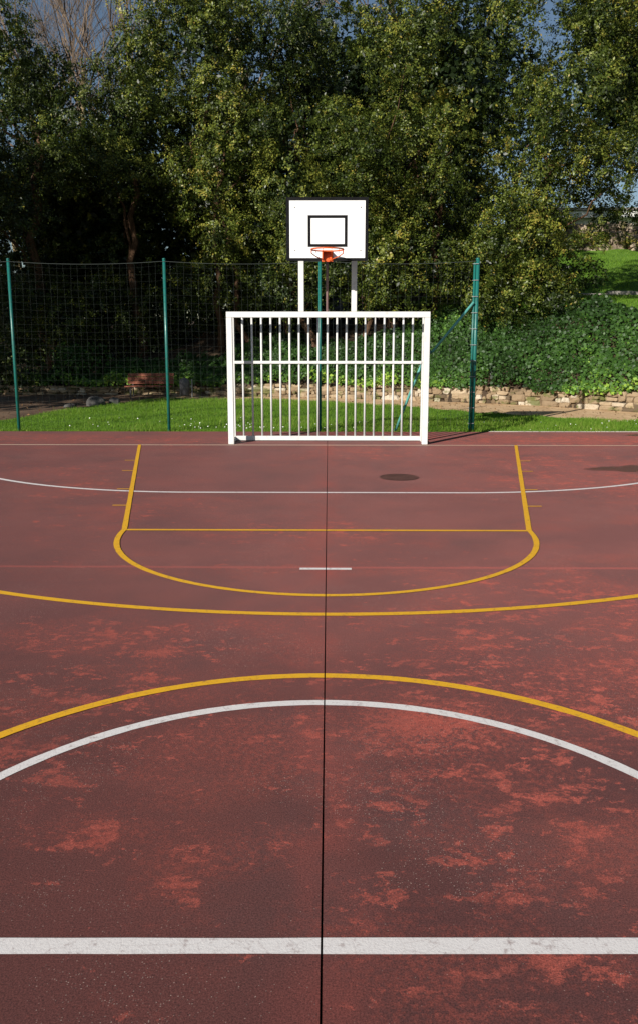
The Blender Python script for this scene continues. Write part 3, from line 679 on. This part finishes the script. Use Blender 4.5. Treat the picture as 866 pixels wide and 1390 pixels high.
TREES = [
 # name, base, crown centre, radii, n lobes, zmin, stems, mat, label, seed, vbase, density
 ((2.6, 12.6), (2.3, 12.4, 6.6), (2.6, 2.6, 4.6), 95, 2.35, [((1.2, 12, 0), (1.4, 12.6, 6.5), .10), ((1.9, 12.3, 0), (2.9, 12.8, 7.5), .11), ((3.3, 12.2, 0), (3.2, 12.4, 6), .11)], 'leaf_a', 'tall olive green evergreen just right of the backboard with brown stems behind the goal', 3, .47, 1.0),
 ((6.3, 12.0), (6.2, 11.7, 6.7), (2.7, 2.6, 4.6), 90, 3.0, [((5.2, 11.8, 0), (5.6, 12, 6.5), .12), ((6.6, 12.6, 0), (6.4, 12.6, 8), .12)], 'leaf_a', 'broad olive evergreen whose low boughs hang over the ivy left of the upper lawn', 5, .46, 1.0),
 ((10.4, 13.2), (10.2, 12.8, 9.4), (2.9, 2.6, 4.0), 60, 5.0, [((10.6, 13.4, 0), (10.2, 13.2, 9), .14)], 'leaf_a', 'evergreen at the right edge with boughs above the upper lawn and the house', 8, .5, 1.0),
 ((-.9, 13.6), (-.9, 13.4, 6.6), (2.6, 2.3, 4.6), 90, 2.2, [((-.2, 12.4, 0), (-1.5, 13, 4.2), .13), ((-1.2, 13.8, 0), (-1.0, 13.6, 8), .12)], 'leaf_b', 'grey green evergreen behind the left half of the backboard with a leaning stem', 13, .46, 1.0),
 ((-3.9, 13.2), (-3.9, 13.0, 8.2), (2.3, 2.2, 4.2), 76, 3.4, [((-3.4, 13.2, 0), (-3.6, 13.4, 9), .12), ((-2.6, 13.4, 0), (-3.4, 13.2, 6), .11)], 'leaf_a', 'tall yellowish tipped evergreen left of the backboard between the two near fence posts', 17, .5, 1.0),
 ((-6.3, 14.2), (-6.4, 14.0, 5.7), (2.2, 2.2, 4.0), 70, 1.6, [((-6.2, 14.2, 0), (-6.3, 14.4, 7), .17)], 'leaf_b', 'dark shaded evergreen rising above the wooden bench', 19, .42, 1.0),
 ((-9.4, 13.4), (-9.3, 13.2, 6.3), (2.3, 2.2, 4.9), 52, 1.2, [((-9.2, 13.6, 0), (-9.0, 13.6, 8), .19)], 'leaf_b', 'dark evergreen at the left edge behind the leftmost fence post', 23, .44, 1.0),
]
for i, (b0, cc, RR_, nl, zmin, stems, mt, lab, seed, vb, den) in enumerate(TREES):
    rng = np.random.default_rng(seed*7+1)
    stems = [((s[0][0], s[0][1], hz(s[0][0], s[0][1])), s[1], s[2]) for s in stems]
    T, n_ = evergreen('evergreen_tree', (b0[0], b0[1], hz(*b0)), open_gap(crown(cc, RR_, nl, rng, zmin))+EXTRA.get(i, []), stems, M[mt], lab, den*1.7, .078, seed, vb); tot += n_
# a second row closes the wood behind
BACK = [(-11.5, 19.5, 6.0, 4.0, 5.2, 'large evergreen in the back row at the far left'), (-4.2, 19.5, 8.0, 3.4, 5.2, 'evergreen in the back row behind the yellowish tree'),
        (1.4, 20, 7.6, 3.9, 6.4, 'evergreen in the back row behind the backboard'), (3.2, 19.8, 8.6, 2.5, 4.8, 'evergreen in the back row at the right'), (12.6, 20.5, 11.5, 3.6, 3.6, 'evergreen in the back row above the house roof'), (7.4, 30.5, 12.6, 4.0, 5.2, 'far evergreen seen through the gap right of the backboard'), (-8.2, 17.6, 4.4, 3.0, 3.4, 'low dark evergreen filling the wood behind the bench'), (-2.4, 18.0, 5.0, 2.8, 4.0, 'low dark evergreen filling the wood left of the goal')]
for i, (bx, by, cz, rx, rz, lab) in enumerate(BACK):
    rng = np.random.default_rng(100+i)
    lb = crown((bx, by, cz), (rx, 2.0, rz), 40, rng, hz(bx, by)-.2 if bx < 4 else 4.6 if bx < 8 else 8.6, 1.0, 1.8)
    lb = open_gap(lb)
    tx = bx+3.2 if bx > 8 else bx
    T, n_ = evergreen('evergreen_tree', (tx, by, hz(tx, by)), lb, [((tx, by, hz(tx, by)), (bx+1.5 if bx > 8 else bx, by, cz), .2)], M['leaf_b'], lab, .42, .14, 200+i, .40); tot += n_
# the wood goes on beyond the left edge of the picture and shades its left side
for i, (bx, by, cz, rx, rz) in enumerate([(-14.0, 2.5, 7.6, 3.6, 4.2), (-16.5, 8.5, 8.0, 3.6, 5.0)]):
    rng = np.random.default_rng(300+i)
    T, n_ = evergreen('evergreen_tree', (bx, by, 0), crown((bx, by, cz), (rx, rx, rz), 46, rng, 2.6, .9, 1.5), [((bx, by, 0), (bx, by, cz), .25)], M['leaf_b'],
        ['evergreen standing beside the court left of the picture', 'evergreen standing beside the track left of the picture'][i], .4, .15, 310+i, .42); tot += n_

# low dark shrubs between the trunks
def shrub(loc, lobes, label, seed, mt='leaf_b', vb=.4):
    rng = np.random.default_rng(seed); T = empty('shrub', loc); tag(T, label, 'shrub', 'shrubs under the trees'); L0 = Vector(loc)
    Ps = []; Ns = []
    st = MB()
    for (cx, cy, cz, r) in lobes:
        limb(st, loc, (cx, cy, cz), .03, .01, .3, 5, 5)
        n = int(1500*r*r); D = unit(rng.normal(size=(n, 3))); Ps.append(np.array([cx, cy, cz])+D*(r*(.72+.33*rng.random(n)))[:, None]); Ns.append(D*.7+[-.1, -.2, .3]+rng.normal(size=(n, 3))*.5)
    P = np.concatenate(Ps); V = leaf_quads(P, unit(np.concatenate(Ns)), .1, .6, rng)
    o = npmesh('foliage', V, 4, np.clip(vb+rng.normal(size=len(P))*.18, 0, .95), M[mt], T); o.matrix_parent_inverse = Matrix.Translation(-L0)
    o = st.build('stem', M['bark'], T); o.matrix_parent_inverse = Matrix.Translation(-L0)
for i, (sx, sy, r, lab, mt) in enumerate([(-7.6, 11.6, .6, 'leafy shrub rising from the soil left of the bench', 'ivy'), (-9.3, 11.3, .7, 'dark shrub near the left edge beside the dirt track', 'leaf_b'),
        (-4.4, 15.5, 1.0, 'dark shrub deep under the trees behind the bench', 'leaf_b'), (4.3, 14.3, .9, 'dark shrub under the boughs right of the brace', 'leaf_b'), (-1.5, 16.2, 1.1, 'dark shrub deep under the tree behind the goal', 'leaf_b'), (-6.6, 15.6, 1.4, 'wide dark shrub beneath the shaded evergreen', 'leaf_b'), (-9.6, 15.8, 1.4, 'wide dark shrub at the left edge beneath the evergreens', 'leaf_b'), (7.6, 13.8, .7, 'dark shrub at the foot of the broad evergreen', 'leaf_b')]):
    z0 = hz(sx, sy); rg = random.Random(i)
    shrub((sx, sy, z0), [(sx+rg.uniform(-1, 1)*r*1.1, sy+rg.uniform(-.4, .4)*r, z0+rg.uniform(.3, 1.3)*r, r*rg.uniform(.6, 1)) for _ in range(7)], lab, 500+i, mt)

# bare deciduous trees far behind
def bare_tree(loc, H, label, seed, lean=0):
    random.seed(seed); T = empty('bare_tree', loc); tag(T, label, 'tree', 'leafless trees behind the evergreens')
    tr = MB(); br_ = MB()
    def grow(p, d, L, r, lev, mb):
        n = 4; pts = [p]; q = p.copy(); dd = d.copy()
        for i in range(n):
            dd = (dd+Vector([random.uniform(-1, 1)*.16 for _ in range(3)])+Vector((0, 0, .06))).normalized(); q = q+dd*L/n; pts.append(q.copy())
        mb.tube(pts, [r*(1-.45*i/n) for i in range(n+1)], 7 if lev == 0 else 4 if lev < 3 else 3, caps=False)
        if lev >= 5: return
        k = [9, 5, 4, 4, 3][lev]
        for i in range(k):
            t = random.uniform(.35, 1) if lev else random.uniform(.42, 1); j = min(n-1, int(t*n)); base = pts[j].lerp(pts[j+1], t*n-j)
            a = Vector([random.uniform(-1, 1) for _ in range(3)]).normalized(); nd = (dd*1.0+a*.85+Vector((0, 0, .25))).normalized()
            grow(base, nd, L*random.uniform(.40, .62), r*(.5 if lev else .38)*random.uniform(.7, 1.1), lev+1, br_)
    grow(Vector((0, 0, -.4)), Vector((lean, 0, 1)).normalized(), H, .17, 0, tr)
    tr.build('trunk', M['bark_pale'], T, smooth=True); br_.build('crown', M['twig'], T)
for i, (bx, by, H, lab, le) in enumerate([(-12.6, 24.5, 13, 'bare pale trunked tree seen at the upper left corner, the straight one', .0), (-10.9, 26, 12.5, 'bare pale tree in the gap at the upper left, forking left', -.06),
        (-8.9, 25, 12, 'bare pale tree in the gap at the upper left beside the yellowish evergreen', .05), (-2.6, 27, 13, 'bare tree showing thin twigs above the centre of the wood', .03),
        (4.3, 28, 13.5, 'bare tree showing above the backboard to the right', .0), (-14.6, 27, 12, 'bare tree partly hidden behind the dark evergreen at the left edge', .04)]):
    bare_tree((bx, by, hz(bx, by)), H, lab, 40+i, le)

# ---------------------------------------------------------------- rock garden wall and edging on the upper lawn
def rock_mesh(mb, c, s, a, seed):
    r = np.random.default_rng(seed); n = 9; m = 7; vs = []; fs = []
    ph = r.uniform(0, 6.28, 6)
    for j in range(m+1):
        th = math.pi*j/m
        for i in range(n):
            f = 2*math.pi*i/n; k = 1+.16*math.sin(2*f+ph[0])+.13*math.sin(3*f+ph[1])*math.sin(th*2+ph[2])+r.normal()*.05
            q = [math.sin(th)*math.cos(f), math.sin(th)*math.sin(f), math.cos(th)]; q = [math.copysign(abs(t)**.7, t) for t in q]
            vs.append((c[0]+q[0]*s[0]*k, c[1]+q[1]*s[1]*k, c[2]+q[2]*s[2]*k))
    for j in range(m):
        for i in range(n): fs.append((j*n+i, (j+1)*n+i, (j+1)*n+(i+1) % n, j*n+(i+1) % n))
    mb.add(vs, fs, a)
RW = MB(); rg = random.Random(5)
for row in range(4):
    x = 8.5
    while x < 20:
        w_ = rg.uniform(.25, .6); yy = 26.2+row*.22; rock_mesh(RW, (x+w_/2, yy+rg.uniform(-.1, .1), 5.75+row*.33+rg.uniform(-.06, .06)), (w_*.55, .3, .22), rg.random(), rg.randint(0, 9999)); x += w_*.95
tag(RW.build('rock_wall', M['rock']), 'rough pale rock wall at the top of the upper lawn', 'wall')
for i, (bx, bz, r) in enumerate([(12.2, 6.25, .55), (13.9, 6.1, .4), (11.0, 7.0, .5)]):
    shrub((bx, 25.9, 5.7), [(bx+rg.uniform(-.7, .7), 25.9+rg.uniform(-.1, .2), bz+rg.uniform(-.15, .15), r*rg.uniform(.5, .8)) for _ in range(5)],
          ['mossy yellow green cushion shrub on the rock wall', 'small green cushion shrub at the right end of the rock wall', 'olive cushion shrub on top of the rock wall at its left'][i], 600+i, 'leaf_a', .8)
ed = MB(); x = 5.5
while x < 20:
    w_ = rg.uniform(.8, 1.2); z0 = hz(x+w_/2, 15.35); ed.box(x, x+w_-.02, 15.36, 15.46, z0-.2, z0+.13); x += w_
tag(ed.build('lawn_edging', M['concrete'], bevel=.01), 'low stone edging across the upper lawn', 'edging')

# ---------------------------------------------------------------- house on the plateau
HX0, HX1, HY = 13.6, 27.0, 42.0
Hh = empty('house', (20, HY, 7.3)); tag(Hh, 'white flat roofed house glimpsed through the boughs at the right', 'house')
def hb(mb, n_, m_, par=Hh, **k):
    o = mb.build(n_, m_, par, **k)
    if par is Hh: o.matrix_parent_inverse = Matrix.Translation((-20, -HY, -7.3))
    return o
hb(MB().box(HX0, HX1, HY+.6, HY+8, 6.6, 9.35), 'wall', M['render'])
hb(MB().box(HX0-.5, HX1+.5, HY, HY+8.5, 9.38, 9.78), 'fascia', M['render'])
hb(MB().box(HX0-.6, HX1+.6, HY-.1, HY+8.6, 9.80, 9.98), 'roof', M['roof'])
for wx in (14.6, 17.0, 19.0, 21.6, 24.0):
    wdo = hb(MB().box(wx, wx+1.2, HY+.54, HY+.58, 7.5, 8.9), 'window', M['glass'])
    fr = MB(); frame(fr, wx-.06, wx+1.26, 7.44, 8.96, .07, HY+.50, HY+.535); fr.build('window_frame', M['render'], wdo)
    if wx == 19.0: MB().box(wx-.5, wx-.08, HY+.5, HY+.55, 7.45, 8.95).build('shutter', M['shutter'], wdo)

# ---------------------------------------------------------------- bench, bin, boulders
B = empty('bench', (-5.05, 10.15, 0)); tag(B, 'red brown slatted wooden bench in front of the ivy left of the goal', 'bench')
W2 = .66
for i in range(3): MB().box(-W2, W2, -.28+i*.12, -.18+i*.12, .30, .33).build('seat_slat', M['bench'], B, .004)
for i in range(3):
    y0 = .12+i*.03; z0 = .37+i*.105
    MB().add([(-W2, y0, z0), (W2, y0, z0), (W2, y0+.025, z0+.09), (-W2, y0+.025, z0+.09), (-W2, y0+.022, z0-.005), (W2, y0+.022, z0-.005), (W2, y0+.047, z0+.085), (-W2, y0+.047, z0+.085)],
             [(0, 1, 2, 3), (7, 6, 5, 4), (0, 4, 5, 1), (1, 5, 6, 2), (2, 6, 7, 3), (3, 7, 4, 0)]).build('back_slat', M['bench'], B, .004)
for sx in (-.5, .5):
    MB().tube([(sx, -.24, 0), (sx, -.2, .29)], .02, 8).build('leg', M['dark_iron'], B)
    MB().tube([(sx, .14, 0), (sx, .12, .3), (sx, .225, .66)], .02, 8).build('leg', M['dark_iron'], B)
Bn = empty('litter_bin', (-4.02, 9.95, 0)); tag(Bn, 'small grey round topped litter bin beside the bench', 'litter bin')
bp = MB(); prof = [(.0, .13), (.34, .15), (.42, .13), (.47, .07), (.485, .01)]
bp.tube([(0, 0, z+.08) for z, r in prof], [r for z, r in prof], 20); bp.build('bin_body', mat_simple('grey bin plastic', (.085, .083, .09), (.12, .115, .12), 4, .6, .1), Bn, smooth=True)
MB().tube([(.20, .03, 0), (.20, .03, .52)], .018, 8).build('bin_post', M['steel'], Bn)
MB().box(.12, .19, .01, .05, .3, .34).build('bracket', M['steel'], Bn)
for i, (c, s, lab) in enumerate([((-5.75, 7.15, .06), (.24, .2, .17), 'larger grey boulder at the left lawn edge'), ((-5.35, 7.45, .05), (.14, .14, .13), 'smaller boulder touching the larger one at the left lawn edge'),
                                 ((-6.25, 6.75, .0), (.17, .12, .09), 'low flat boulder left of the larger one')]):
    mb = MB(); rock_mesh(mb, c, s, .5, 70+i); o = mb.build('boulder', M['boulder'], smooth=False); tag(o, lab, 'boulder', 'boulders at the lawn edge')
    sub = o.modifiers.new('sub', 'SUBSURF'); sub.levels = sub.render_levels = 1
print('leaves', tot)
